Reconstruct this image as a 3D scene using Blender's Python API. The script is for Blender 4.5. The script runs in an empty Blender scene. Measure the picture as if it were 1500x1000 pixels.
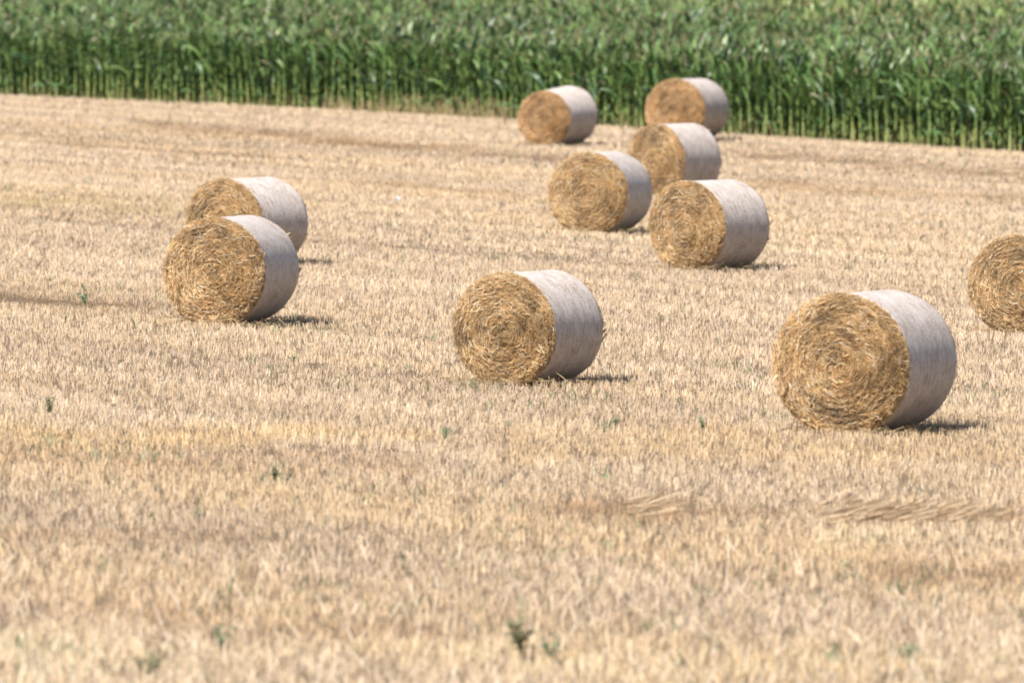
import bpy, math, random
import numpy as np

SEED = 7
rng = np.random.default_rng(SEED)
scene = bpy.context.scene
COL = scene.collection

# ------------------------------------------------------------------ camera numbers (measured in a 1500 x 1000 frame)
F = 14000.0
CAM_Z = 5.74
YH = -140.0
PITCH = math.atan((500 - YH) / F)
ROW_U = np.array([0.496, -0.868])      # direction of the drill rows and of the crop edge
ROW_V = np.array([0.868, 0.496])       # across the rows


# ------------------------------------------------------------------ noise and ground
def _hash(ix, iy, seed):
    h = (ix.astype(np.int64) * 374761393 + iy.astype(np.int64) * 668265263 + seed * 974634541) & 0x7fffffff
    h = ((h ^ (h >> 13)) * 1274126177) & 0x7fffffff
    h = h ^ (h >> 16)
    return (h & 0xffff) / 65535.0


def vnoise(x, y, seed=0):
    x = np.asarray(x, float); y = np.asarray(y, float)
    ix = np.floor(x); iy = np.floor(y)
    fx = x - ix; fy = y - iy
    fx = fx * fx * (3 - 2 * fx); fy = fy * fy * (3 - 2 * fy)
    a = _hash(ix, iy, seed); b = _hash(ix + 1, iy, seed)
    c = _hash(ix, iy + 1, seed); d = _hash(ix + 1, iy + 1, seed)
    return (a * (1 - fx) + b * fx) * (1 - fy) + (c * (1 - fx) + d * fx) * fy


def fbm(x, y, seed=0, n=3):
    s = 0; a = 1; t = 0
    for i in range(n):
        s = s + a * vnoise(np.asarray(x) * 2 ** i, np.asarray(y) * 2 ** i, seed + i * 17); t += a; a *= 0.5
    return s / t


def ground_z(X, Y):
    X = np.asarray(X, float); Y = np.asarray(Y, float)
    Xc = np.clip(X, -120, 120)
    v = Xc * ROW_V[0] + Y * ROW_V[1]; u = Xc * ROW_U[0] + Y * ROW_U[1]
    z = -0.0149 * Xc + 0.00057 * Y
    rise = np.clip(Y + 1.75 * Xc - 247.0, 0, 140)          # the crop stands on rising ground
    z = z + 0.020 * rise * rise / (rise + 12.0)
    return z + 0.05 * (fbm(v * 0.16, u * 0.03, 5, 2) - 0.5)


def px_ray(px, py):
    dx = (px - 750) / F; dy = -(py - 500) / F
    cp, sp = math.cos(PITCH), math.sin(PITCH)
    return np.array([dx, cp + dy * sp, -sp + dy * cp])


def px_ground(px, py):
    r = px_ray(px, py)
    t = CAM_Z / -r[2]
    for _ in range(40):
        z = float(ground_z(r[0] * t, r[1] * t))
        t = t * 0.5 + 0.5 * (z - CAM_Z) / r[2]
    return np.array([r[0] * t, r[1] * t, float(ground_z(r[0] * t, r[1] * t))])


# ------------------------------------------------------------------ mesh building
class MB:
    """collects vertices, quads / triangles and one colour per vertex"""
    def __init__(self):
        self.v, self.q, self.t, self.c, self.n = [], [], [], [], 0

    def add(self, v, q=None, t=None, c=(1, 1, 1)):
        v = np.asarray(v, float).reshape(-1, 3)
        c = np.asarray(c, float)
        if c.ndim == 1:
            c = np.tile(c, (len(v), 1))
        self.v.append(v); self.c.append(c)
        if q is not None and len(q): self.q.append(np.asarray(q, np.int64).reshape(-1, 4) + self.n)
        if t is not None and len(t): self.t.append(np.asarray(t, np.int64).reshape(-1, 3) + self.n)
        self.n += len(v)

    def arrays(self):
        v = np.concatenate(self.v); c = np.concatenate(self.c)
        q = np.concatenate(self.q) if self.q else np.zeros((0, 4), np.int64)
        t = np.concatenate(self.t) if self.t else np.zeros((0, 3), np.int64)
        return v, q, t, c

    def mesh(self, name, mat, smooth=False):
        v, q, t, c = self.arrays()
        me = bpy.data.meshes.new(name)
        me.vertices.add(len(v)); me.vertices.foreach_set('co', v.astype(np.float32).ravel())
        li = np.concatenate([q.ravel(), t.ravel()])
        me.loops.add(len(li)); me.loops.foreach_set('vertex_index', li.astype(np.int32))
        starts = np.concatenate([np.arange(len(q)) * 4, len(q) * 4 + np.arange(len(t)) * 3])
        me.polygons.add(len(starts)); me.polygons.foreach_set('loop_start', starts.astype(np.int32))
        me.update(calc_edges=True)
        me.polygons.foreach_set('use_smooth', np.full(len(starts), smooth))
        a = me.attributes.new('Col', 'FLOAT_COLOR', 'POINT')
        a.data.foreach_set('color', np.concatenate([c, np.ones((len(c), 1))], 1).astype(np.float32).ravel())
        me.materials.append(mat)
        return me

    def build(self, name, mat, parent=None, smooth=False):
        o = bpy.data.objects.new(name, self.mesh(name, mat, smooth))
        COL.objects.link(o)
        if parent: o.parent = parent
        return o


def tag(o, label=None, cat=None, group=None, kind=None):
    if label: o['label'] = label
    if cat: o['category'] = cat
    if group: o['group'] = group
    if kind: o['kind'] = kind
    return o


def thing(name, loc, rz=0.0):
    o = bpy.data.objects.new(name, None); COL.objects.link(o)
    o.empty_display_size = 0.2
    o.location = loc; o.rotation_euler = (0, 0, rz)
    return o


def nrm(a):
    return a / np.maximum(np.linalg.norm(a, axis=-1, keepdims=True), 1e-9)


def ribbons(mb, P, D, W, col, taper=0.6):
    """N straight straws: root P, vector D (full length), half-width vector W, one colour each"""
    n = len(P)
    v = np.stack([P - W, P + W, P + D + W * taper, P + D - W * taper], 1)
    mb.add(v.reshape(-1, 3), q=np.arange(n * 4).reshape(n, 4), c=np.repeat(col, 4, 0))


def curved(mb, pts, W, col, prof=(0.7, 1, 1, 0.6)):
    """straws through K points each: pts (N,K,3), half width W (N,K,3)"""
    n, k, _ = pts.shape
    pr = np.asarray(prof)[None, :, None]
    v = np.stack([pts - W * pr, pts + W * pr], 2)               # n,k,2,3
    base = (np.arange(n) * k * 2)[:, None]
    j = np.arange(k - 1)[None, :] * 2
    q = np.stack([base + j, base + j + 1, base + j + 3, base + j + 2], -1)
    mb.add(v.reshape(-1, 3), q=q.reshape(-1, 4), c=np.repeat(col, k * 2, 0))


def tube(mb, pts, rad, n=6, c=(1, 1, 1)):
    pts = np.asarray(pts, float); k = len(pts)
    rad = np.broadcast_to(rad, (k,))
    a = np.linspace(0, 2 * np.pi, n, endpoint=False)
    t = nrm(np.gradient(pts, axis=0))
    ref = np.array([1.0, 0.13, 0.0])
    s = nrm(np.cross(t, ref)); b = np.cross(t, s)
    v = pts[:, None] + rad[:, None, None] * (np.cos(a)[None, :, None] * s[:, None] + np.sin(a)[None, :, None] * b[:, None])
    q = []
    for i in range(k - 1):
        for j in range(n):
            q.append((i * n + j, i * n + (j + 1) % n, (i + 1) * n + (j + 1) % n, (i + 1) * n + j))
    c = np.asarray(c, float)
    if c.ndim == 2: c = np.repeat(c, n, 0)
    mb.add(v.reshape(-1, 3), q=q, c=c)


# ------------------------------------------------------------------ materials
def new_mat(name):
    m = bpy.data.materials.new(name); m.use_nodes = True
    nt = m.node_tree; nt.nodes.clear()
    out = nt.nodes.new('ShaderNodeOutputMaterial')
    return m, nt, out


def N(nt, kind, **kw):
    n = nt.nodes.new(kind)
    for k, v in kw.items():
        if k in n.inputs.keys(): n.inputs[k].default_value = v
        else: setattr(n, k, v)
    return n


def mix_col(nt, a, b, fac, blend='MIX'):
    n = nt.nodes.new('ShaderNodeMix'); n.data_type = 'RGBA'; n.blend_type = blend
    for s, val in ((6, a), (7, b), (0, fac)):
        if hasattr(val, 'links'): nt.links.new(val, n.inputs[s])
        else: n.inputs[s].default_value = val
    return n.outputs[2]


def attr_material(name, rough, spec, translucent=0.0, noise_scale=60.0, noise_amt=0.25):
    m, nt, out = new_mat(name)
    at = N(nt, 'ShaderNodeAttribute', attribute_name='Col')
    tc = N(nt, 'ShaderNodeTexCoord')
    no = N(nt, 'ShaderNodeTexNoise', Scale=noise_scale, Detail=2.0)
    nt.links.new(tc.outputs['Object'], no.inputs['Vector'])
    mr = N(nt, 'ShaderNodeMapRange'); nt.links.new(no.outputs['Fac'], mr.inputs[0])
    mr.inputs[1].default_value = 0.25; mr.inputs[2].default_value = 0.75
    mr.inputs[3].default_value = 1 - noise_amt; mr.inputs[4].default_value = 1 + noise_amt
    vm = N(nt, 'ShaderNodeVectorMath', operation='SCALE')
    nt.links.new(at.outputs['Color'], vm.inputs[0]); nt.links.new(mr.outputs[0], vm.inputs['Scale'])
    b = N(nt, 'ShaderNodeBsdfPrincipled', Roughness=rough)
    b.inputs['Specular IOR Level'].default_value = spec
    nt.links.new(vm.outputs[0], b.inputs['Base Color'])
    if translucent:
        tr = N(nt, 'ShaderNodeBsdfTranslucent'); nt.links.new(vm.outputs[0], tr.inputs['Color'])
        ms = N(nt, 'ShaderNodeMixShader', Fac=translucent)
        nt.links.new(b.outputs[0], ms.inputs[1]); nt.links.new(tr.outputs[0], ms.inputs[2])
        nt.links.new(ms.outputs[0], out.inputs[0])
    else:
        nt.links.new(b.outputs[0], out.inputs[0])
    return m


M_STRAW = attr_material('straw', 0.5, 0.35, 0.0, 45.0, 0.2)
M_STUB = attr_material('stubble_straw', 0.6, 0.25, 0.12, 9.0, 0.15)
M_LEAF = attr_material('maize_leaf', 0.40, 0.45, 0.25, 14.0, 0.2)
M_STALK = attr_material('maize_stalk', 0.5, 0.35, 0.0, 20.0, 0.2)
M_TASSEL = attr_material('maize_tassel', 0.7, 0.2, 0.15, 30.0, 0.2)
M_WEED = attr_material('weed_leaf', 0.5, 0.35, 0.35, 30.0, 0.25)


def ground_material():
    m, nt, out = new_mat('straw_littered_soil')
    tc = N(nt, 'ShaderNodeTexCoord')
    n1 = N(nt, 'ShaderNodeTexNoise', Scale=9.0, Detail=6.0, Roughness=0.7)
    n2 = N(nt, 'ShaderNodeTexNoise', Scale=0.25, Detail=3.0)
    for n in (n1, n2): nt.links.new(tc.outputs['Object'], n.inputs['Vector'])
    r = N(nt, 'ShaderNodeValToRGB'); e = r.color_ramp.elements
    e[0].position = 0.34; e[0].color = (0.06, 0.040, 0.026, 1)
    e[1].position = 0.56; e[1].color = (0.24, 0.165, 0.10, 1)
    nt.links.new(n1.outputs['Fac'], r.inputs[0])
    c = mix_col(nt, r.outputs[0], (0.15, 0.105, 0.06, 1), n2.outputs['Fac'])
    b = N(nt, 'ShaderNodeBsdfPrincipled', Roughness=0.9)
    bp = N(nt, 'ShaderNodeBump', Strength=0.6, Distance=0.04)
    nt.links.new(n1.outputs['Fac'], bp.inputs['Height']); nt.links.new(bp.outputs[0], b.inputs['Normal'])
    nt.links.new(c, b.inputs['Base Color']); nt.links.new(b.outputs[0], out.inputs[0])
    return m


def net_material():
    """white plastic net drawn tight over straw: thread lines run round the bale (local x-z circles), straw shows between"""
    m, nt, out = new_mat('white_bale_net')
    tc = N(nt, 'ShaderNodeTexCoord')
    at = N(nt, 'ShaderNodeAttribute', attribute_name='Col')
    mp = N(nt, 'ShaderNodeMapping'); mp.inputs['Scale'].default_value = (7.0, 110.0, 7.0)
    nt.links.new(tc.outputs['Object'], mp.inputs[0])
    lines = N(nt, 'ShaderNodeTexNoise', Scale=1.0, Detail=3.0, Roughness=0.6)
    nt.links.new(mp.outputs[0], lines.inputs['Vector'])
    speck = N(nt, 'ShaderNodeTexNoise', Scale=70.0, Detail=3.0, Roughness=0.7)
    nt.links.new(tc.outputs['Object'], speck.inputs['Vector'])
    patch = N(nt, 'ShaderNodeTexNoise', Scale=4.0, Detail=3.0)
    nt.links.new(tc.outputs['Object'], patch.inputs['Vector'])
    add = N(nt, 'ShaderNodeMath', operation='ADD'); nt.links.new(lines.outputs['Fac'], add.inputs[0]); nt.links.new(speck.outputs['Fac'], add.inputs[1])
    add2 = N(nt, 'ShaderNodeMath', operation='MULTIPLY_ADD'); nt.links.new(patch.outputs['Fac'], add2.inputs[0])
    add2.inputs[1].default_value = 0.3; nt.links.new(add.outputs[0], add2.inputs[2])
    r = N(nt, 'ShaderNodeValToRGB'); e = r.color_ramp.elements
    mr = N(nt, 'ShaderNodeMapRange'); nt.links.new(add2.outputs[0], mr.inputs[0]); mr.inputs[1].default_value = 0.78; mr.inputs[2].default_value = 1.58
    e[0].position = 0.05; e[0].color = (0.19, 0.095, 0.05, 1)
    e[1].position = 0.55; e[1].color = (0.80, 0.735, 0.70, 1)
    e2 = r.color_ramp.elements.new(0.30); e2.color = (0.46, 0.335, 0.255, 1)
    nt.links.new(mr.outputs[0], r.inputs[0])
    c = mix_col(nt, r.outputs[0], at.outputs['Color'], 1.0, 'MULTIPLY')
    b = N(nt, 'ShaderNodeBsdfPrincipled', Roughness=0.48)
    b.inputs['Specular IOR Level'].default_value = 0.5
    bp = N(nt, 'ShaderNodeBump', Strength=0.2, Distance=0.001)
    nt.links.new(add2.outputs[0], bp.inputs['Height']); nt.links.new(bp.outputs[0], b.inputs['Normal'])
    nt.links.new(c, b.inputs['Base Color']); nt.links.new(b.outputs[0], out.inputs[0])
    return m


def paper_material():
    m, nt, out = new_mat('white_plastic_film')
    b = N(nt, 'ShaderNodeBsdfPrincipled', Roughness=0.35)
    no = N(nt, 'ShaderNodeTexNoise', Scale=12.0)
    nt.links.new(mix_col(nt, (0.58, 0.57, 0.56, 1), (0.42, 0.42, 0.41, 1), no.outputs['Fac']), b.inputs['Base Color'])
    nt.links.new(b.outputs[0], out.inputs[0])
    return m


M_GROUND, M_NET, M_FILM = ground_material(), net_material(), paper_material()

# ------------------------------------------------------------------ the crop edge
EDGE_PX = [(-150, 133), (0, 141), (250, 152), (500, 163), (750, 178), (1000, 194), (1250, 209), (1500, 225), (1650, 234)]
EDGE = np.array([px_ground(x, y)[:2] for x, y in EDGE_PX])
EDGE = EDGE[np.argsort(EDGE[:, 0])]


def edge_y(X):
    X = np.asarray(X, float)
    s0 = (EDGE[1, 1] - EDGE[0, 1]) / (EDGE[1, 0] - EDGE[0, 0]); s1 = (EDGE[-1, 1] - EDGE[-2, 1]) / (EDGE[-1, 0] - EDGE[-2, 0])
    y = np.interp(X, EDGE[:, 0], EDGE[:, 1])
    y = np.where(X < EDGE[0, 0], EDGE[0, 1] + (X - EDGE[0, 0]) * s0, y)
    return np.where(X > EDGE[-1, 0], EDGE[-1, 1] + (X - EDGE[-1, 0]) * s1, y)


# ------------------------------------------------------------------ ground sheet
def build_ground():
    xs = np.concatenate([[-2500, -900, -300, -120, -70], np.arange(-40, 40.01, 1.0), [70, 120, 300, 900, 2500]])
    ys = np.concatenate([[-400, -60, 0, 20, 35], np.arange(45, 470, 1.0), [500, 600, 800, 1300, 2200, 4000]])
    X, Y = np.meshgrid(xs, ys)
    Z = ground_z(X, Y)
    nx, ny = len(xs), len(ys)
    i, j = np.meshgrid(np.arange(nx - 1), np.arange(ny - 1))
    a = (j * nx + i).ravel()
    mb = MB(); mb.add(np.stack([X.ravel(), Y.ravel(), Z.ravel()], 1), q=np.stack([a, a + 1, a + nx + 1, a + nx], 1))
    tag(mb.build('ground', M_GROUND, smooth=True), kind='structure')


build_ground()

# frame measurements: face centre x, face width, face top, face bottom (seen), right edge of the far rim
BALES = [
    (1231, 200, 432, 626, 1406, 1.00, 1.0, 'largest straw bale, at the right front, with a round tightly coiled golden end'),
    (738, 148, 401, 556, 887, 1.00, 1.0, 'straw bale standing alone in the middle of the stubble, white net on its side'),
    (313, 147, 319, 470, 440, 1.00, 1.0, 'front straw bale of the left pair, with ragged straw along its top rim'),
    (328, 110, 262, 384, 453, 1.00, 0.9, 'rear straw bale of the left pair, half hidden behind the bale in front'),
    (1006, 110, 266, 391, 1129, 1.00, 0.9, 'straw bale with a long speckled grey net side, frontmost of the cluster of five'),
    (861, 117, 225, 337, 958, 1.00, 0.9, 'straw bale on the left edge of the cluster, in front of the pale middle bale'),
    (961, 83, 182, 284, 1057, 1.00, 0.8, 'straw bale in the middle of the cluster, partly covered by two bales before it'),
    (797, 82, 127, 210, 877, 0.92, 0.8, 'far straw bale on its own before the maize, with a sloping top and brownish end'),
    (989, 86, 116, 203, 1069, 1.00, 0.8, 'farthest straw bale, brown ended and touching the maize edge behind the cluster'),
    (1490, 144, 346, 484, 1600, 1.00, 0.9, 'straw bale cut off by the right edge of the photo, only its end showing'),
]

# ------------------------------------------------------------------ stubble
# bands seen in the field: polyline in the frame, half thickness in px, tint, height factor
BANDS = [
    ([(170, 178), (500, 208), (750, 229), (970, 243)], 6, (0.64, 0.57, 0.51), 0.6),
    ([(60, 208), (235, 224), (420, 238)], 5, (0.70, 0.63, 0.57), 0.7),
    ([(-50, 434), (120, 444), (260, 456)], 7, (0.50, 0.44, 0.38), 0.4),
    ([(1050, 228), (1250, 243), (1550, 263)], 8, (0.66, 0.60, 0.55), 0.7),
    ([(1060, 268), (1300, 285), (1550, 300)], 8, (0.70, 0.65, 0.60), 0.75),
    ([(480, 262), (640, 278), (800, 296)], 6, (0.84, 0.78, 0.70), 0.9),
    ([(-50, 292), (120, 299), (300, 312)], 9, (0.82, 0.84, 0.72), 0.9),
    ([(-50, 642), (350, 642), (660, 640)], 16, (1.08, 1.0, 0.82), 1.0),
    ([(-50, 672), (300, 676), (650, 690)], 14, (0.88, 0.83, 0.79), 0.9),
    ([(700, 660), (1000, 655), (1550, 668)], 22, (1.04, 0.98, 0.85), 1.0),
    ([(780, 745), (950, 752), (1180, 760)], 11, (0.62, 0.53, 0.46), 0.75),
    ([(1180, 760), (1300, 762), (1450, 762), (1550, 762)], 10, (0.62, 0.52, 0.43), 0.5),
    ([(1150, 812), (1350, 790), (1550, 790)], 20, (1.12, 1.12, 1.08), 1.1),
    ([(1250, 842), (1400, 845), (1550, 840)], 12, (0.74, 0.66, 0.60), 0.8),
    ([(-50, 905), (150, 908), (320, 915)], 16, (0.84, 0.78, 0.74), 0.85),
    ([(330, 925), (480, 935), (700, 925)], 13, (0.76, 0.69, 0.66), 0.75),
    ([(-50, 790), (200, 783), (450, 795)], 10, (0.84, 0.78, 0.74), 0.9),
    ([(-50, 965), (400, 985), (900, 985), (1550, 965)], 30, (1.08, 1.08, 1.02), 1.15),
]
STRAW_PAL = np.array([[.66, .525, .355], [.63, .475, .28], [.70, .59, .43], [.57, .445, .31], [.53, .415, .31], [.68, .50, .27], [.42, .32, .22], [.61, .515, .395]])
STRAW_PAL = STRAW_PAL * np.array([1.05, 1.03, 1.09])
STRAW_W = np.array([.22, .16, .18, .14, .09, .09, .05, .07])


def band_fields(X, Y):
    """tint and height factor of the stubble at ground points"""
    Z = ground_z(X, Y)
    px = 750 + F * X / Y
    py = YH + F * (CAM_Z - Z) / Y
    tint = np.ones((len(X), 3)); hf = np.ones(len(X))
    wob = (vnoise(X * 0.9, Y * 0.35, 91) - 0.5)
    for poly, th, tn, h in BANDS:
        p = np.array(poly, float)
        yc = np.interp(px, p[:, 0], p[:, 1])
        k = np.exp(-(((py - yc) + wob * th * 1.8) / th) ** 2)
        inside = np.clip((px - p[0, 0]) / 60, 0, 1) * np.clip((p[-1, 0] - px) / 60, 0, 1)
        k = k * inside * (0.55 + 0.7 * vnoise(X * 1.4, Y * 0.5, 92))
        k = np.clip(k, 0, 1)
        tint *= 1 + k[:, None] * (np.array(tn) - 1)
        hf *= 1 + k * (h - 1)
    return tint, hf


def stubble_zone(mb, y0, y1, dens, width, r):
    """stems in clumps of about four, between the distances y0 and y1"""
    half = lambda y: 0.0536 * y * 1.13 + 1.0
    area = (half(y0) + half(y1)) * (y1 - y0)
    n = int(area * dens / 4)
    Y = r.uniform(y0, y1, n); X = r.uniform(-1, 1, n) * half(y1)
    k = np.abs(X) < half(Y); X, Y = X[k], Y[k]
    k = Y < edge_y(X) - 0.15; X, Y = X[k], Y[k]
    # clumps gather in the drill rows, 13 cm apart
    v = X * ROW_V[0] + Y * ROW_V[1]; u = X * ROW_U[0] + Y * ROW_U[1]
    v = np.round(v / 0.13) * 0.13 + r.normal(0, 0.018, len(v))
    X = u * ROW_U[0] + v * ROW_V[0]; Y = u * ROW_U[1] + v * ROW_V[1]
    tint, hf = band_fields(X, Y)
    stripe = fbm(v * 0.55, u * 0.02, 21, 3); patch = fbm(X * 0.8, Y * 0.45, 33, 3); spot = vnoise(X * 3.3, Y * 2.2, 35)
    fine = vnoise(v * 1.1, u * 0.03, 23) * 0.55 + vnoise(v * 2.1, u * 0.05, 24) * 0.45
    fine = 0.5 + (fine - 0.5) * np.clip((Y - 62) / 45, 0.25, 1)
    bright = (1 + 0.07 * np.clip((88 - Y) / 20, 0, 1)) * (0.97 + 0.17 * stripe + 0.06 * patch) * (0.77 + 0.48 * fine)
    hf = hf * (0.58 + 0.78 * fine)
    gold = np.clip((fbm(v * 0.3 + 40, u * 0.03, 44, 2) - 0.5) * 3, 0, 1)
    keep = r.random(len(X)) < np.clip(0.75 + 0.5 * spot, 0, 1)
    X, Y, tint, hf, bright, gold, patch, spot = [q[keep] for q in (X, Y, tint, hf, bright, gold, patch, spot)]
    m = 4
    n = len(X)
    ccol = STRAW_PAL[r.choice(len(STRAW_PAL), n, p=STRAW_W)]
    X = np.repeat(X, m) + r.normal(0, 0.022, n * m); Y = np.repeat(Y, m) + r.normal(0, 0.03, n * m)
    Z = ground_z(X, Y) - 0.01
    scol = STRAW_PAL[r.choice(len(STRAW_PAL), n * m, p=STRAW_W)]
    col = 0.5 * np.repeat(ccol, m, 0) + 0.5 * scol
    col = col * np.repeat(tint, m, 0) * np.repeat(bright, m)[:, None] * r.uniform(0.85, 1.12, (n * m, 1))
    col = col * (1 + np.repeat(gold, m)[:, None] * np.array([0.03, -0.01, -0.10]))
    h = np.repeat(hf * (0.078 + 0.026 * patch), m) * r.uniform(0.7, 1.2, n * m)
    lean = r.normal(0, 0.18, (n * m, 2)); flat = r.random(n * m) < 0.10
    lean[flat] = r.normal(0, 1.6, (flat.sum(), 2))
    D = np.stack([lean[:, 0], lean[:, 1], np.ones(n * m)], 1); D = nrm(D) * (h * np.where(flat, 1.6, 1.0))[:, None]
    a = r.normal(0, 0.75, n * m)
    W = np.stack([np.cos(a), np.sin(a), np.zeros(n * m)], 1) * (width * r.uniform(0.6, 1.4, n * m))[:, None] * 0.5
    ribbons(mb, np.stack([X, Y, Z], 1), D, W, np.clip(col, 0.02, 0.85), 0.85)


def build_stubble():
    r = np.random.default_rng(11)
    mb = MB()
    stubble_zone(mb, 60, 80, 430, 0.0052, r)
    stubble_zone(mb, 80, 110, 380, 0.0056, r)
    stubble_zone(mb, 110, 150, 300, 0.0068, r)
    stubble_zone(mb, 150, 200, 200, 0.009, r)
    stubble_zone(mb, 200, 285, 130, 0.012, r)
    o = mb.build('stubble', M_STUB)
    tag(o, 'pale cut straw stubble covering the whole harvested field', 'stubble', kind='stuff')
    # longer loose stalks left standing or fallen over in the nearest strip
    mb = MB()
    n = 5200
    Y = r.uniform(62, 84, n) ; X = r.uniform(-1, 1, n) * (0.0536 * Y * 1.13 + 0.5)
    k = r.random(n) < np.clip((84 - Y) / 14, 0.05, 1) * (0.25 + vnoise(X * 1.1, Y * 0.6, 71)); X, Y = X[k], Y[k]; n = len(X)
    L = r.uniform(0.14, 0.30, n)
    az = r.uniform(0, 6.283, n); tilt = np.abs(r.normal(0.35, 0.35, n))
    D = np.stack([np.sin(tilt) * np.cos(az), np.sin(tilt) * np.sin(az), np.cos(tilt)], 1)
    a = r.normal(0, 0.6, n)
    W = np.stack([np.cos(a), np.sin(a), 0 * a], 1) * r.uniform(0.003, 0.006, n)[:, None]
    P = np.stack([X, Y, ground_z(X, Y)], 1)
    t = np.array([0, .35, .7, 1.0])
    bend = np.stack([np.cos(az), np.sin(az), -0.6 + 0 * az], 1) * r.uniform(0, 0.35, n)[:, None]
    pts = P[:, None] + (D[:, None] * t[None, :, None] + bend[:, None] * (t ** 2)[None, :, None]) * L[:, None, None]
    pts[..., 2] = np.maximum(pts[..., 2], P[:, None, 2] + 0.01)
    col = STRAW_PAL[r.choice(len(STRAW_PAL), n, p=STRAW_W)] * r.uniform(0.9, 1.2, (n, 1))
    col = col * 0.75 + 0.25 * np.array([.78, .72, .58])
    curved(mb, pts, np.repeat(W[:, None], 4, 1), np.clip(col, 0, .85))
    for b in BALES:                                            # straw shed round the foot of each bale
        c = px_ground(b[0], b[2] + (b[3] - b[2]) * 1.055); n = 260
        X = c[0] + r.normal(0.1, 0.5, n); Y = c[1] + np.abs(r.normal(0, 0.35, n)) * r.choice([-1, -1, 1], n)
        P = np.stack([X, Y, ground_z(X, Y) + r.uniform(0.02, 0.11, n)], 1)
        a = r.uniform(0, 6.28, n)
        D = nrm(np.stack([np.cos(a), np.sin(a), r.normal(0, 0.35, n)], 1)) * r.uniform(0.06, 0.2, (n, 1))
        W = nrm(np.cross(D, np.array([0, 1.0, 0.3]) + r.normal(0, .4, (n, 3)))) * r.uniform(0.002, 0.004, (n, 1))
        ribbons(mb, P, D, W, np.array([.54, .40, .22]) * r.uniform(.7, 1.2, (n, 1)), 0.8)
    tag(mb.build('loose_straw', M_STUB), 'long pale loose straws scattered in the foreground and round the bales', 'straw', kind='stuff')
    # sparse green regrowth
    mb = MB()
    n = 9000
    Y = r.uniform(66, 262, n); X = r.uniform(-1, 1, n) * (0.0536 * Y * 1.1)
    v = X * ROW_V[0] + Y * ROW_V[1]; u = X * ROW_U[0] + Y * ROW_U[1]
    pr = np.clip(fbm(v * 0.35, u * 0.09, 61, 3) - 0.52, 0, 1) * 1.7 + 0.012
    k = (r.random(n) < pr) & (Y < edge_y(X) - 0.3); X, Y = X[k], Y[k]; n = len(X); m = 5
    X = np.repeat(X, m) + r.normal(0, 0.04, n * m); Y = np.repeat(Y, m) + r.normal(0, 0.05, n * m)
    P = np.stack([X, Y, ground_z(X, Y)], 1)
    a = r.uniform(0, 6.28, n * m)
    D = nrm(np.stack([np.cos(a) * .6, np.sin(a) * .6, np.ones(n * m)], 1)) * r.uniform(0.06, 0.15, (n * m, 1))
    b = r.normal(0, .8, n * m)
    W = np.stack([np.cos(b), np.sin(b), 0 * b], 1) * r.uniform(0.005, 0.011, (n * m, 1))
    col = np.array([.20, .25, .12]) * r.uniform(0.7, 1.5, (n * m, 1)) * np.array([1, 1, 1.1])
    ribbons(mb, P, D, W, col, 0.3)
    tag(mb.build('green_regrowth', M_WEED), 'thin grey-green regrowth scattered low among the stubble', 'regrowth', kind='stuff')


build_stubble()

# ------------------------------------------------------------------ bales
BALE_PAL = np.array([[.46, .265, .095], [.52, .33, .135], [.58, .42, .22], [.38, .21, .080], [.27, .145, .06], [.66, .54, .35], [.48, .32, .16]])
BALE_PAL = BALE_PAL * np.array([0.96, 0.99, 1.13])
BALE_W = np.array([.24, .22, .15, .16, .09, .06, .08])


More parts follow.
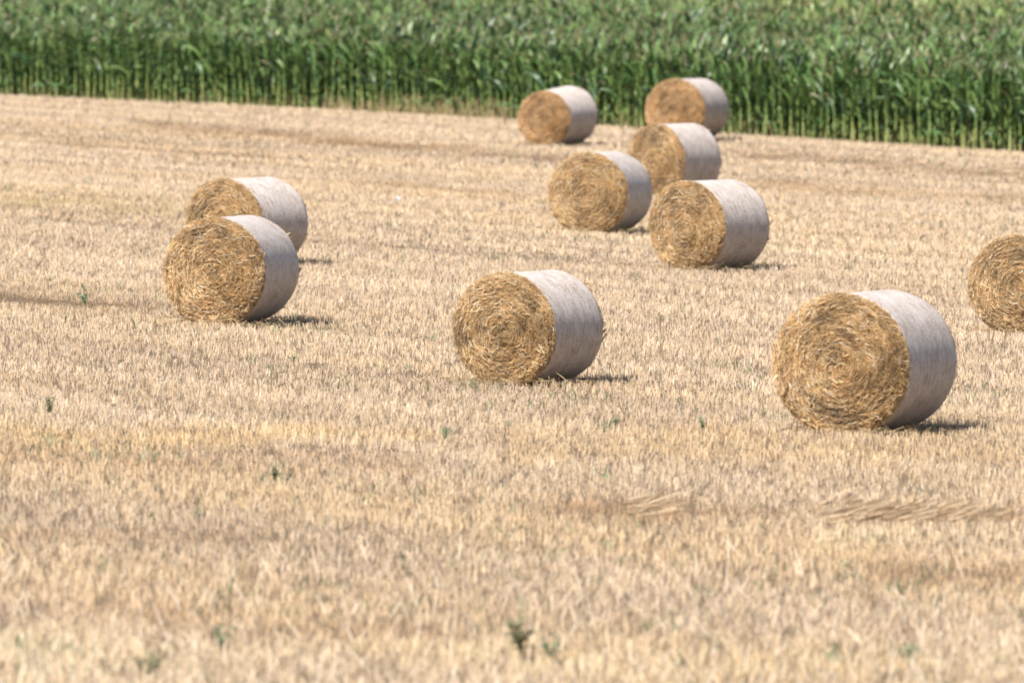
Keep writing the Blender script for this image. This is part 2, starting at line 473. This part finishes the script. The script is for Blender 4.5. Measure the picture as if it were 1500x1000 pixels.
def make_bale(loc, rz, R, L, wide, taper, seed, detail, net_tint=(1, 1, 1), brown=0.0):
    """local frame: axis along y, front face at -L/2, base at z = 0"""
    r = np.random.default_rng(seed)
    root = thing('straw_bale', loc, rz)
    ph = r.uniform(0, 6.28, 6)

    def section(theta, rad):
        """a point of the sagged circle; theta from +x, rad in 0..1"""
        lump = 1 + 0.011 * np.sin(2 * theta + ph[0]) + 0.005 * np.sin(3 * theta + ph[1]) + 0.0012 * np.sin(7 * theta + ph[2])
        x = rad * R * wide * np.cos(theta) * lump
        z = R + rad * R * np.sin(theta) * lump
        return x, np.where(z < 0.05, 0.05 - 0.05 * (1 - np.exp((z - 0.05) / 0.05)), z)

    def end_y(theta, rad, side):
        """surface of an end face: bulging, hollow in the middle, ridged along the spiral"""
        bulge = 0.055 * (1 - rad ** 2) ** 0.7 - 0.05 * np.exp(-(rad / 0.16) ** 2)
        turns = rad * 11 + theta / 6.283
        ridge = 0.010 * np.sin(6.283 * turns + 2.2 * np.sin(theta * 2 + ph[3])) + 0.055 * (fbm(np.cos(theta) * rad * 7 + 20, np.sin(theta) * rad * 7 + 20, seed, 3) - 0.5)
        edge = -0.045 * np.clip((rad - 0.90) / 0.10, 0, 1) ** 2
        return side * (L / 2 + bulge + ridge + edge)

    # --- straw roll: core
    mb = MB()
    na, nr = 160, 44
    th = np.linspace(0, 2 * np.pi, na, endpoint=False)
    for side in (-1, 1):
        rr = np.linspace(0.0, 1.0, nr)
        T, Rr = np.meshgrid(th, rr)
        tp = taper if side < 0 else 1.0
        x, z = section(T, Rr * tp)
        z = z - (R - R * tp) * (1 if side < 0 else 0)
        y = end_y(T, Rr, side)
        i, j = np.meshgrid(np.arange(na), np.arange(nr - 1))
        a = j * na + i; b = j * na + (i + 1) % na
        q = np.stack([a, b, b + na, a + na], -1).reshape(-1, 4)
        if side > 0: q = q[:, ::-1]
        g = fbm(np.cos(T) * Rr * 5 + 9, np.sin(T) * Rr * 5 + 9, seed + 3, 3)
        col = np.array([.27, .15, .05])[None, None] * (0.55 + 0.8 * g)[..., None]
        mb.add(np.stack([x, y, z], -1).reshape(-1, 3), q=q, c=col.reshape(-1, 3))
    ys = np.linspace(-L / 2 + 0.035, L / 2 - 0.035, 14)
    T, Yy = np.meshgrid(th, ys)
    tp = taper + (1 - taper) * np.clip((Yy + L / 2) / L, 0, 1)
    x, z = section(T, 0.992 * tp); z = z - (R - R * tp)
    i, j = np.meshgrid(np.arange(na), np.arange(len(ys) - 1))
    a = j * na + i; b = j * na + (i + 1) % na
    mb.add(np.stack([x, Yy, z], -1).reshape(-1, 3), q=np.stack([a, a + na, b + na, b], -1).reshape(-1, 4), c=(.36, .22, .08))

    # --- straws lying round the spiral on both faces
    def face_straws(side, n, length, width, lift, stick=0.0):
        tp = taper if side < 0 else 1.0
        g = 5                                                   # straws come in small wisps
        m = n // g; n = m * g
        rad = np.repeat(np.sqrt(r.random(m)) * (0.995 if side < 0 else 0.90), g); theta = np.repeat(r.uniform(0, 2 * np.pi, m), g)
        mid = rad < 0.16
        rad = np.clip(np.abs(rad + r.normal(0, 0.018, n)), 0.01, 0.998); theta = theta + r.normal(0, 0.03, n) / np.maximum(rad, 0.12)
        wisp = np.repeat(r.uniform(0.70, 1.30, m), g)
        ln = length * r.uniform(0.5, 1.5, n)
        jit = np.repeat(r.normal(0, 0.36 + 0.6 * stick, m) , g) + r.normal(0, 0.22, n) + np.where(mid, np.repeat(r.normal(0, 0.9, m), g), 0)
        outw = np.repeat(np.abs(r.normal(0, 0.16, m)), g)
        k = 4
        t = np.linspace(-0.5, 0.5, k)[None, :]
        dth = ln[:, None] * np.cos(jit)[:, None] * t / (np.maximum(rad, 0.12)[:, None] * R)
        drad = ln[:, None] * np.sin(jit)[:, None] * t / R
        th2 = theta[:, None] + dth; ra2 = np.clip(rad[:, None] + drad, 0.0, 1.03)
        x, z = section(th2, ra2 * tp); z = z - (R - R * tp)
        tilt = outw + r.normal(0, 0.08, n)
        off = lift * r.random(n)[:, None] + np.abs(tilt)[:, None] * (t + 0.5) * ln[:, None]
        y = end_y(theta, np.minimum(rad, 1.0), side)[:, None] + side * (0.004 + off)
        pts = np.stack([x, y, z], -1)
        tang = nrm(pts[:, -1] - pts[:, 0])
        s = nrm(np.cross(tang, np.array([0, 1.0, 0])[None] + r.normal(0, 0.55, (n, 3))))
        W = s * (width * r.uniform(0.6, 1.5, n))[:, None] * 0.5
        turns = rad * 11 + (theta % 6.2832) / 6.2832
        layer = vnoise(turns * 1.5, np.abs((theta % 6.2832) - 3.1416) * 1.6, seed + 8)
        clump = fbm(np.cos(theta) * rad * 4.5 + 30, np.sin(theta) * rad * 4.5 + 30, seed + 5, 3)
        big = fbm(np.cos(theta) * rad * 1.8 + 60, np.sin(theta) * rad * 1.8 + 60, seed + 6, 2)
        sh = (0.80 + 0.50 * layer + 0.9 * (clump - 0.5) + 0.5 * (big - 0.5)) * wisp
        col = BALE_PAL[r.choice(len(BALE_PAL), n, p=BALE_W)] * (sh * r.uniform(0.75, 1.3, n))[:, None]
        col = col * (1 + brown * np.array([0.0, -0.22, -0.40]))
        curved(mb, pts, np.repeat(W[:, None], k, 1), np.clip(col, 0.045, 0.8))
    face_straws(-1, int(28000 * detail), 0.10, 0.0044, 0.022)
    face_straws(-1, int(5500 * detail), 0.085, 0.005, 0.04, 0.8)
    face_straws(1, int(1600 * detail), 0.16, 0.016, 0.03)
    # --- frayed rim: short straws poking out past the edge of the net
    n = int(1000 * detail)
    theta = r.uniform(0, 2 * np.pi, n)
    side = np.where(r.random(n) < 0.95, -1.0, 1.0)
    tp = np.where(side < 0, taper, 1.0)
    x, z = section(theta, tp * r.uniform(0.97, 1.0, n)); z = z - (R - R * tp)
    P = np.stack([x, side * (L / 2 - r.uniform(-0.01, 0.05, n)), z], 1)
    rad_dir = np.stack([np.cos(theta), 0 * theta, np.sin(theta)], 1); tan_dir = np.stack([-np.sin(theta), 0 * theta, np.cos(theta)], 1)
    D = nrm(tan_dir * r.choice([-1, 1], n)[:, None] + rad_dir * r.uniform(0.0, 0.5, n)[:, None] + np.array([0, 1.0, 0]) * r.normal(0, 0.4, n)[:, None])
    D *= r.uniform(0.03, 0.09, n)[:, None]
    ok = (P + D)[:, 2] > 0.03
    P, D, rad_dir = P[ok], D[ok], rad_dir[ok]; n = len(P)
    W = nrm(np.cross(D, np.array([0, 1.0, 0]) + r.normal(0, 0.5, (n, 3)))) * r.uniform(0.002, 0.004, (n, 1))
    ribbons(mb, P, D, W, np.clip(BALE_PAL[r.choice(len(BALE_PAL), n, p=BALE_W)] * r.uniform(0.8, 1.3, (n, 1)), 0.02, 0.8))
    mb.build('straw_roll', M_STRAW, root)

    # --- net wrap: sheet round the curved side, edges drawn over the shoulders
    nb = MB()
    na, ny = 192, 40
    th = np.linspace(0, 2 * np.pi, na, endpoint=False)
    ys = np.linspace(-L / 2 + r.uniform(0.005, 0.05), L / 2 - 0.002, ny)
    T, Yy = np.meshgrid(th, ys)
    tp = taper + (1 - taper) * np.clip((Yy + L / 2) / L, 0, 1)
    rel = np.minimum(Yy + L / 2, L / 2 - Yy)
    shoulder = 1.006 - 0.035 * np.clip(1 - rel / 0.07, 0, 1) ** 2
    lumps = 0.011 * (fbm(Yy * 3 + np.cos(T) * 1.6 + 7, np.sin(T) * 1.6 + Yy * 2 + 9, seed + 9, 3) - 0.5) + 0.007 * (fbm(Yy * 17 + np.cos(T) * .7, np.sin(T) * .7 + 5, seed + 10, 2) - 0.5)
    x, z = section(T, (shoulder + lumps) * tp); z = z - (R - R * tp)
    Yw = Yy + 0.05 * (fbm(np.cos(T) * 4 + 9, np.sin(T) * 4 + 9, seed + 12, 3) - 0.5) * np.clip(-Yy / (L / 2), 0, 1) ** 4
    i, j = np.meshgrid(np.arange(na), np.arange(ny - 1))
    a = j * na + i; b = j * na + (i + 1) % na
    nb.add(np.stack([x, Yw, z], -1).reshape(-1, 3), q=np.stack([a, a + na, b + na, b], -1).reshape(-1, 4), c=net_tint)
    nb.build('net_wrap', M_NET, root, smooth=True)
    return root


for i, (xc, w, top, bot, xr, taper, detail, label) in enumerate(BALES):
    h = (bot - top) * 1.055
    c = px_ground(xc, top + h)
    D = h * c[1] / F
    Lb = 0.90 * D
    sin_t = min(0.75, (xr - xc - w / 2) / (0.9 * h))
    theta = math.asin(sin_t)
    wide = w / (h * math.cos(theta))
    az = math.atan2(c[0], c[1])
    ang = theta + az
    back = np.array([math.sin(ang), math.cos(ang)]) * (Lb / 2)
    X, Y = c[0] + back[0], c[1] + back[1]
    o = make_bale((X, Y, float(ground_z(c[0], c[1])) + 0.0), -ang, D / 2, Lb, wide, taper, 100 + i * 31, detail,
                  brown=0.35 if i in (7, 8) else 0.0)
    o.rotation_euler.x = 0.0
    tag(o, label, 'straw bale', 'round straw bales on the stubble field')


# ------------------------------------------------------------------ maize
def leaf_strip(mb, p0, az, length, width, e0, e1, col, seg=6, across=3, twist=0.0, tip=None):
    t = np.linspace(0, 1, seg + 1)
    e = e0 + (e1 - e0) * t ** 1.6
    step = length / seg
    hor = np.cumsum(np.concatenate([[0], np.cos((e[:-1] + e[1:]) / 2) * step]))
    ver = np.cumsum(np.concatenate([[0], np.sin((e[:-1] + e[1:]) / 2) * step]))
    d = np.array([math.cos(az), math.sin(az)])
    s = np.array([-math.sin(az), math.cos(az), 0])
    c = np.stack([p0[0] + d[0] * hor, p0[1] + d[1] * hor, p0[2] + ver], 1)
    wd = width * 0.5 * np.power(np.clip(np.sin(np.pi * (0.16 + 0.84 * t)), 0.02, 1), 0.8)
    up = np.stack([-np.sin(e) * d[0], -np.sin(e) * d[1], np.cos(e)], 1)
    tw = twist * t
    sv = s[None] * np.cos(tw)[:, None] + up * np.sin(tw)[:, None]
    if across == 3:
        rows = np.stack([c - sv * wd[:, None] + up * (wd * 0.45)[:, None], c, c + sv * wd[:, None] + up * (wd * 0.45)[:, None]], 1)
    else:
        rows = np.stack([c - sv * wd[:, None], c + sv * wd[:, None]], 1)
    q = []
    for i in range(seg):
        for j in range(across - 1):
            a = i * across + j
            q.append((a, a + 1, a + 1 + across, a + across))
    col = np.asarray(col, float)
    cc = np.tile(col, (len(t), 1))
    if tip is not None:
        cc = cc * (1 - t[:, None] ** 3) + np.asarray(tip) * t[:, None] ** 3
    mb.add(rows.reshape(-1, 3), q=q, c=np.repeat(cc, across, 0))


LEAF = np.array([.088, .168, .054]); LEAF_DARK = np.array([.048, .105, .054]); LEAF_LIGHT = np.array([.185, .29, .090])
DEAD = np.array([.27, .19, .095]); STALK = np.array([.36, .48, .13]); STALK_LOW = np.array([.44, .46, .19]); TASSEL = np.array([.30, .27, .155])


def maize_parts(r, lod):
    """lod 0: full plant with parts; 1: simple full plant; 2: only the top third. Height of the top leaf about 1.75."""
    fol, stk, tas, ear = MB(), MB(), MB(), MB()
    H = 1.50
    bushy = r.random()
    base = r.uniform(0, 6.28)
    seg, acr = (6, 3) if lod == 0 else ((4, 2) if lod == 1 else (3, 2))
    bow = r.normal(0, 0.03, 2)
    axis = lambda z: np.array([bow[0] * (z / H) ** 2, bow[1] * (z / H) ** 2, z])
    if lod < 2:
        zs = np.linspace(-0.03, H, 7 if lod == 0 else 4)
        cols = STALK_LOW + (STALK - STALK_LOW) * np.clip(zs / 0.6, 0, 1)[:, None]
        tube(stk, [axis(z) for z in zs], 0.017 * (1 - 0.55 * zs / H), 6 if lod == 0 else 4, cols)
        if lod == 0:   # swollen nodes
            for z in np.arange(0.15, 1.3, 0.19):
                tube(stk, [axis(z - 0.012), axis(z), axis(z + 0.012)], [0.014, 0.021, 0.014], 6, STALK_LOW * 0.9)
    nodes = np.arange(0.16, 1.52, 0.15) if lod < 2 else np.arange(0.95, 1.52, 0.125)
    for k, z in enumerate(nodes):
        az = base + k * math.pi + r.normal(0, 0.35)
        f = z / 1.5
        ln = (0.42 + 0.45 * math.sin(math.pi * min(1, 0.15 + 0.75 * f))) * r.uniform(0.8, 1.1)
        if f > 0.85: ln *= 0.72
        wd = (0.112 if lod < 2 else 0.118) * r.uniform(0.8, 1.15)
        e0 = math.radians(r.uniform(56, 76) + 8 * f); e1 = math.radians(r.uniform(-55, 20) + 48 * f)
        mixc = r.random()
        col = LEAF * (1 - mixc) + (LEAF_DARK if r.random() < 0.35 else LEAF_LIGHT) * mixc
        tip = None
        if f < 0.22:
            col = DEAD * r.uniform(0.5, 1.1) if r.random() < 0.10 else LEAF * r.uniform(0.7, 1.2)
            e1 = math.radians(-75); ln *= 0.7
        elif r.random() < 0.12: tip = DEAD
        if lod < 2 and f < 0.40 and r.random() < 0.6: continue
        leaf_strip(fol, axis(z), az, ln, wd, e0, e1, col, seg, acr, r.normal(0, 0.7), tip)
        if lod == 0:
            tube(fol, [axis(z - 0.11), axis(z)], [0.017, 0.020], 6, LEAF_LIGHT * 1.1)      # sheath
    nb = 6 if lod == 0 else (3 if lod == 1 else (3 if bushy < 0.5 else 0))
    top = axis(H)
    tcol = TASSEL * r.uniform(0.75, 1.15)
    for k in range(nb):
        a = r.uniform(0, 6.28); t = r.uniform(0.1, 0.55) if k else 0.0
        l = r.uniform(0.16, 0.26) if k else 0.34
        d = np.array([math.cos(a) * math.sin(t), math.sin(a) * math.sin(t), math.cos(t)])
        p = top + np.array([0, 0, 0.05 + 0.02 * k]) if k else top
        if lod == 0:
            tube(tas, [p, p + d * l * 0.5, p + d * l + np.array([0, 0, -0.03])], [0.006, 0.007, 0.002], 4, tcol)
        else:
            s = np.array([-math.sin(a), math.cos(a), 0]) * 0.008
            tas.add(np.stack([p - s, p + s, p + d * l + s * .5, p + d * l - s * .5]), q=[(0, 1, 2, 3)], c=tcol)
    if lod == 0:
        a = base + r.uniform(0.6, 1.4); z = r.uniform(0.72, 0.90)
        d = np.array([math.cos(a) * 0.45, math.sin(a) * 0.45, 0.9])
        p = axis(z) + np.array([math.cos(a), math.sin(a), 0]) * 0.018
        tube(ear, [p, p + d * 0.05, p + d * 0.12, p + d * 0.19, p + d * 0.23], [0.012, 0.027, 0.030, 0.018, 0.005], 7, np.array([.19, .30, .075]))
        for q in range(5):
            dd = nrm(d + r.normal(0, 0.35, 3)); s = np.cross(dd, [0, 0, 1]) * 0.004; p2 = p + d * 0.22
            ear.add(np.stack([p2 - s, p2 + s, p2 + dd * 0.06 + s, p2 + dd * 0.06 - s]), q=[(0, 1, 2, 3)], c=(.30, .14, .06))
    return fol, stk, tas, ear


def scatter_templates(mb, tmpl, P, rot, sc, lean, tint, which, r):
    for k, (v, q, t, c) in enumerate(tmpl):
        sel = np.where(which == k)[0]
        if not len(sel): continue
        ca, sa = np.cos(rot[sel])[:, None], np.sin(rot[sel])[:, None]
        x = v[None, :, 0] * ca - v[None, :, 1] * sa; y = v[None, :, 0] * sa + v[None, :, 1] * ca
        z = np.repeat(v[None, :, 2], len(sel), 0)
        x = x + lean[sel, 0][:, None] * z; y = y + lean[sel, 1][:, None] * z
        S = sc[sel][:, None]
        V = np.stack([x * S, y * S, z * S], -1) + P[sel][:, None]
        C = c[None] * tint[sel][:, None]
        off = (np.arange(len(sel)) * len(v))[:, None, None]
        mb.add(V.reshape(-1, 3), q=(q[None] + off).reshape(-1, 4), c=np.clip(C, 0, .8).reshape(-1, 3))


def copy_tree(root, loc, rz, sc, lean):
    c = root.copy(); COL.objects.link(c)
    c.location = loc; c.rotation_euler = (lean[0], lean[1], rz); c.scale = (sc, sc, sc)
    for ch in list(root.children):
        d = ch.copy(); COL.objects.link(d); d.parent = c
    return c


def field_tint(X, Y, r):
    """green to yellow-green patches over the crop; the far right has ripened more"""
    n = len(X)
    v = X * ROW_V[0] + Y * ROW_V[1]; u = X * ROW_U[0] + Y * ROW_U[1]
    p = fbm(X * 0.10 + 50, Y * 0.035 + 50, 77, 3)
    ripe = np.clip((Y + 1.75 * X - 275) / 55 + (X - 6) / 40 + (p - 0.5) * 1.2, 0, 1) * 0.5
    t = np.array([1, 1, 1])[None] * r.uniform(0.75, 1.25, (n, 1)) * (0.85 + 0.3 * p)[:, None]
    return t * (1.12 + ripe[:, None] * np.array([1.0, 0.62, 0.66])), ripe


def build_maize():
    r = np.random.default_rng(5)
    # the two front rows: every plant is its own thing
    protos = []
    for k in range(7):
        root = thing('maize_plant', (0, 0, 0))
        f, s, t, e = maize_parts(r, 0)
        s.build('stalk', M_STALK, root, smooth=True); f.build('foliage', M_LEAF, root)
        t.build('tassel', M_TASSEL, root)
        if k != 3: e.build('ear', M_LEAF, root, smooth=True)
        protos.append(root)
    used = [False] * 7
    labels = [('green maize plant in the front row of the crop, its stalk at the stubble edge', 'maize plants in the front row'),
              ('green maize plant in the second row, seen between the front row stalks', 'maize plants in the second row')]
    e0, e1 = EDGE[0], EDGE[-1]
    for row in range(2):
        xs = []
        # walk along the edge
        x = -15.0
        while x < 13.0 and len(xs) < 150:
            xs.append(x)
            x += (0.188 + r.uniform(-0.05, 0.05)) * (0.49 if True else 1) * (1 if True else 1) * 1.97
        for x in xs:
            y = float(edge_y(x)) + 0.25 + row * 0.8 + r.normal(0, 0.09)
            k = int(r.integers(7))
            sc = r.uniform(0.96, 1.20); lean = r.normal(0, 0.035, 2); rz = r.uniform(0, 6.28)
            loc = (x, y, float(ground_z(x, y)))
            if not used[k]:
                o = protos[k]; used[k] = True
                o.location = loc; o.rotation_euler = (lean[0], lean[1], rz); o.scale = (sc,) * 3
            else:
                o = copy_tree(protos[k], loc, rz, sc, lean)
            tag(o, labels[row][0], 'maize plant', labels[row][1])
    # the crop behind them: one mass
    full = []; tops = []
    for k in range(7):
        f, s, t, e = maize_parts(r, 1)
        a = MB()
        for p in (f, s, t):
            v, q, tt, c = p.arrays(); a.add(v, q=q, c=c)
        full.append(a.arrays())
        f, s, t, e = maize_parts(r, 2)
        a = MB()
        for p in [m for m in (f, t) if m.v]:
            v, q, tt, c = p.arrays(); a.add(v, q=q, c=c)
        tops.append(a.arrays())
    mb = MB()
    for tm, d0, d1, sp in ((full, 1.85, 9.0, 0.17), (tops, 9.0, 150.0, 0.25)):
        pts = []
        rows = np.arange(d0, d1, 0.78)
        for d in rows:
            x = np.arange(-27, 26, sp * 0.49 * 1.25)
            x = x + r.uniform(-0.03, 0.03, len(x))
            y = edge_y(x) + d * 1.15 + r.normal(0, 0.06, len(x))
            k = (np.abs(x) < 0.0536 * y * 1.14 + 0.5) & (y < 425)
            pts.append(np.stack([x[k], y[k]], 1))
        p = np.concatenate(pts); n = len(p)
        if tm is tops:
            k = r.random(n) < np.where(p[:, 1] > 330, 0.8, 1.0); p = p[k]; n = len(p)
        P = np.stack([p[:, 0], p[:, 1], ground_z(p[:, 0], p[:, 1])], 1)
        tint, ripe = field_tint(p[:, 0], p[:, 1], r)
        hm = fbm(p[:, 0] * 0.35, p[:, 1] * 0.12, 88, 3)
        sc = r.uniform(0.92, 1.20, n) + 0.40 * (hm - 0.5)
        scatter_templates(mb, tm, P, r.uniform(0, 6.28, n), sc, r.normal(0, 0.05, (n, 2)), tint, r.integers(0, 7, n), r)
    tag(mb.build('maize_crop', M_LEAF), 'dense green maize crop filling the background behind the front rows', 'maize crop', kind='stuff')
    # dry pale grass along the foot of the crop
    g = MB()
    n = 3600
    px = r.uniform(-60, 1560, n)
    wgt = np.where((px > 470) & (px < 770), 0.8, 0.05)
    px = px[r.random(n) < wgt]; n = len(px)
    y0 = np.interp(px, [p[0] for p in EDGE_PX], [p[1] for p in EDGE_PX])
    X = np.zeros(n); Y = np.zeros(n)
    for i in range(n):
        q = px_ground(px[i], y0[i]); X[i], Y[i] = q[0], q[1] + r.uniform(0.0, 0.7)
    hgt = r.uniform(0.15, 0.55, n) * np.where((px > 560) & (px < 770), 1.15, 0.8)
    a = r.normal(0, 0.7, n)
    W = np.stack([np.cos(a), np.sin(a), 0 * a], 1) * 0.009
    D = nrm(np.stack([r.normal(0, .15, n), r.normal(0, .15, n), np.ones(n)], 1)) * hgt[:, None]
    col = np.array([.50, .38, .22]) * r.uniform(0.6, 1.2, (n, 1))
    ribbons(g, np.stack([X, Y, ground_z(X, Y)], 1), D, W, col, 0.5)
    tag(g.build('dry_grass', M_STUB), 'pale dry grass stems standing along the foot of the maize', 'dry grass', kind='stuff')


build_maize()


# ------------------------------------------------------------------ weeds, swath and litter
def make_weed(loc, size, seed, col, tall=0.5):
    r = np.random.default_rng(seed)
    mb = MB()
    ns = int(4 + 4 * r.random())
    for k in range(ns):
        a = r.uniform(0, 6.28); t = r.uniform(0.15, 0.9) * (1.2 - tall)
        l = size * r.uniform(0.6, 1.0)
        d = np.array([math.cos(a) * math.sin(t), math.sin(a) * math.sin(t), math.cos(t)])
        p = [np.zeros(3), d * l * 0.5, d * l + np.array([0, 0, -0.05 * l])]
        tube(mb, p, [0.005, 0.004, 0.002], 4, col * 1.2)
        for q in range(5):
            f = r.uniform(0.25, 1.0); p0 = d * l * f
            leaf_strip(mb, p0, r.uniform(0, 6.28), size * r.uniform(0.18, 0.34), size * r.uniform(0.09, 0.16), r.uniform(0.2, 1.0), r.uniform(-0.7, 0.3),
                       col * r.uniform(0.7, 1.35), 4, 3)
    o = mb.build('weed', M_WEED)
    o.location = loc
    return o


WG = np.array([.24, .36, .21]); WD = np.array([.22, .31, .19]); WP = np.array([.36, .38, .23])
WEEDS = [
    (768, 966, 0.42, WP * .75, .6, 'tallest grey-green weed clump in the blurred foreground, left of its darker neighbour'),
    (808, 970, 0.27, WD * 1.2, .4, 'dark green low weed in the blurred foreground, right beside the tallest weed clump'),
    (125, 446, 0.22, WG, .2, 'flat bluish green weed in the dark rut left of the front left bale'),
    (95, 472, 0.15, WP, .3, 'faint olive weed just below the dark rut at the far left'),
    (745, 627, 0.12, WG * 1.3, .3, 'bright green weed in the stubble straight below the middle bale'),
    (886, 633, 0.14, WG, .3, 'left one of two small green weeds below the right end of the middle bale'),
    (901, 629, 0.16, WG, .6, 'right and upright one of two small green weeds below the middle bale'),
    (1031, 632, 0.17, WG, .6, 'green weed in the stubble left of the foot of the largest bale'),
    (430, 531, 0.14, WD, .3, 'small dark weed below the shadow of the front left bale'),
    (71, 612, 0.28, WP, .9, 'pale upright weed near the left edge above the golden stubble band'),
    (402, 710, 0.20, WP * .7, .8, 'greyish upright weed in the darker stubble at left, below the golden band'),
    (695, 700, 0.09, WD, .3, 'tiny dark weed in the stubble well below the middle bale'),
    (1221, 975, 0.18, WD * 1.3, .3, 'blurred dark green weed near the bottom edge, below the largest bale'),
    (1333, 972, 0.16, WG, .4, 'blurred green weed near the bottom edge, towards the right corner'),
    (322, 952, 0.22, WD, .5, 'dark grey-green weed between bent straws at the lower left'),
    (215, 996, 0.24, WP * .8, .4, 'olive weed at the very bottom edge on the left'),
    (652, 645, 0.16, WD * 1.4, .6, 'thin grey-green weed at the right end of the golden stubble band'),
]
for i, (px, py, size, col, tall, label) in enumerate(WEEDS):
    p = px_ground(px, py)
    tag(make_weed(tuple(p), size, 300 + i, col, tall), label, 'weed', 'weeds growing in the stubble')


def build_swath():
    """brown straw pressed flat to one side"""
    r = np.random.default_rng(9)
    for (x0, x1, yb, n, label) in ((1185, 1442, 771, 330, 'long swath of flattened brown straw lying in the stubble below the largest bale'),
                                    (905, 968, 761, 90, 'small tuft of flattened reddish straw left of the long flattened swath')):
        A = px_ground(x0, yb); B = px_ground(x1, yb - 2)
        t = r.random(n)
        P = A[None] * (1 - t[:, None]) + B[None] * t[:, None]
        P[:, 1] += r.uniform(0, 3.0, n) * (0.6 + 0.4 * vnoise(t * 6, 0 * t, 3))
        P[:, 2] = ground_z(P[:, 0], P[:, 1]) + 0.01 + 0.04 * r.random(n) * np.sin(np.pi * np.clip(t, .03, .97)) ** .7
        L = r.uniform(0.18, 0.42, n)
        a = np.radians(r.normal(22, 14, n))
        D = np.stack([np.cos(a) * 0.9, r.normal(0.2, .2, n), np.sin(a) * 0.45], 1); D = nrm(D) * L[:, None]
        W = nrm(np.cross(D, np.array([0, 1.0, 0.1]) + r.normal(0, .5, (n, 3)))) * r.uniform(0.003, 0.0055, (n, 1))
        col = np.array([[.58, .43, .275], [.48, .34, .21], [.64, .50, .34], [.37, .25, .16]])[r.integers(0, 4, n)] * r.uniform(.85, 1.15, (n, 1))
        C = (A + B) / 2
        mb = MB(); ribbons(mb, P - C[None], D, W, col, 0.7)
        o = mb.build('flattened_straw', M_STUB); o.location = tuple(C)
        tag(o, label, 'flattened straw', 'patches of flattened straw')


build_swath()


def build_litter():
    r = np.random.default_rng(4)
    p = px_ground(583, 296)
    mb = MB(); n = 9
    g = np.linspace(-0.5, 0.5, n)
    X, Y = np.meshgrid(g, g)
    Z = 0.07 + 0.05 * (fbm(X * 4 + 9, Y * 4 + 9, 2, 3) - 0.5) * 2 + 0.03 * np.cos(X * 5)
    v = np.stack([X * 0.13, Y * 0.13, Z], -1)
    top = v.reshape(-1, 3)
    i, j = np.meshgrid(np.arange(n - 1), np.arange(n - 1)); a = (j * n + i).ravel()
    q = np.stack([a, a + 1, a + n + 1, a + n], 1)
    mb.add(top, q=q); mb.add(top - np.array([0, 0, 0.004]), q=q[:, ::-1])
    # the crumpled side that hangs down in front
    f = np.stack([np.stack([g * 0.13, -0.065 + 0.015 * np.sin(g * 20), v[0, :, 2]], 1), np.stack([g * 0.10, -0.08 + 0.02 * np.cos(g * 17), 0 * g + 0.02], 1)], 0).reshape(-1, 3)
    mb.add(f, q=[(k, k + n, k + n + 1, k + 1) for k in range(n - 1)])
    o = mb.build('plastic_scrap', M_FILM); o.location = tuple(p)
    tag(o, 'small crumpled white plastic scrap lying on the stubble left of the cluster', 'litter')


build_litter()

# ------------------------------------------------------------------ light
S = np.array([-0.41, -0.515, 0.75]); S = S / np.linalg.norm(S)
elev = math.asin(S[2]); azim = math.atan2(S[0], S[1])
w = bpy.data.worlds.new('World'); scene.world = w; w.use_nodes = True
nt = w.node_tree
sky = nt.nodes.new('ShaderNodeTexSky'); sky.sky_type = 'NISHITA'; sky.sun_disc = False
sky.sun_elevation = elev; sky.sun_rotation = azim
bg = nt.nodes['Background']; bg.inputs['Strength'].default_value = 0.058
nt.links.new(sky.outputs[0], bg.inputs['Color'])
ld = bpy.data.lights.new('sun', 'SUN'); ld.energy = 4.8; ld.angle = math.radians(0.5); ld.color = (1.0, 0.95, 0.87)
lo = bpy.data.objects.new('sun', ld); COL.objects.link(lo)
from mathutils import Vector
lo.rotation_euler = Vector(S).to_track_quat('Z', 'Y').to_euler()
lo.location = (-30, 60, 60)

# ------------------------------------------------------------------ camera
cd = bpy.data.cameras.new('camera'); cam = bpy.data.objects.new('camera', cd); COL.objects.link(cam)
cd.sensor_width = 36.0; cd.lens = F / 1500 * 36.0
cd.clip_start = 1.0; cd.clip_end = 6000
cam.location = (0, 0, CAM_Z)
cam.rotation_euler = (math.pi / 2 - PITCH, 0, 0)
cd.dof.use_dof = True; cd.dof.focus_distance = 121.0; cd.dof.aperture_fstop = 3.1
scene.camera = cam

scene.view_settings.view_transform = 'Standard'
scene.view_settings.look = 'None'
scene.view_settings.exposure = 0.64
scene.view_settings.gamma = 1.0
scene.cycles.use_denoising = True
scene.cycles.filter_width = 1.8
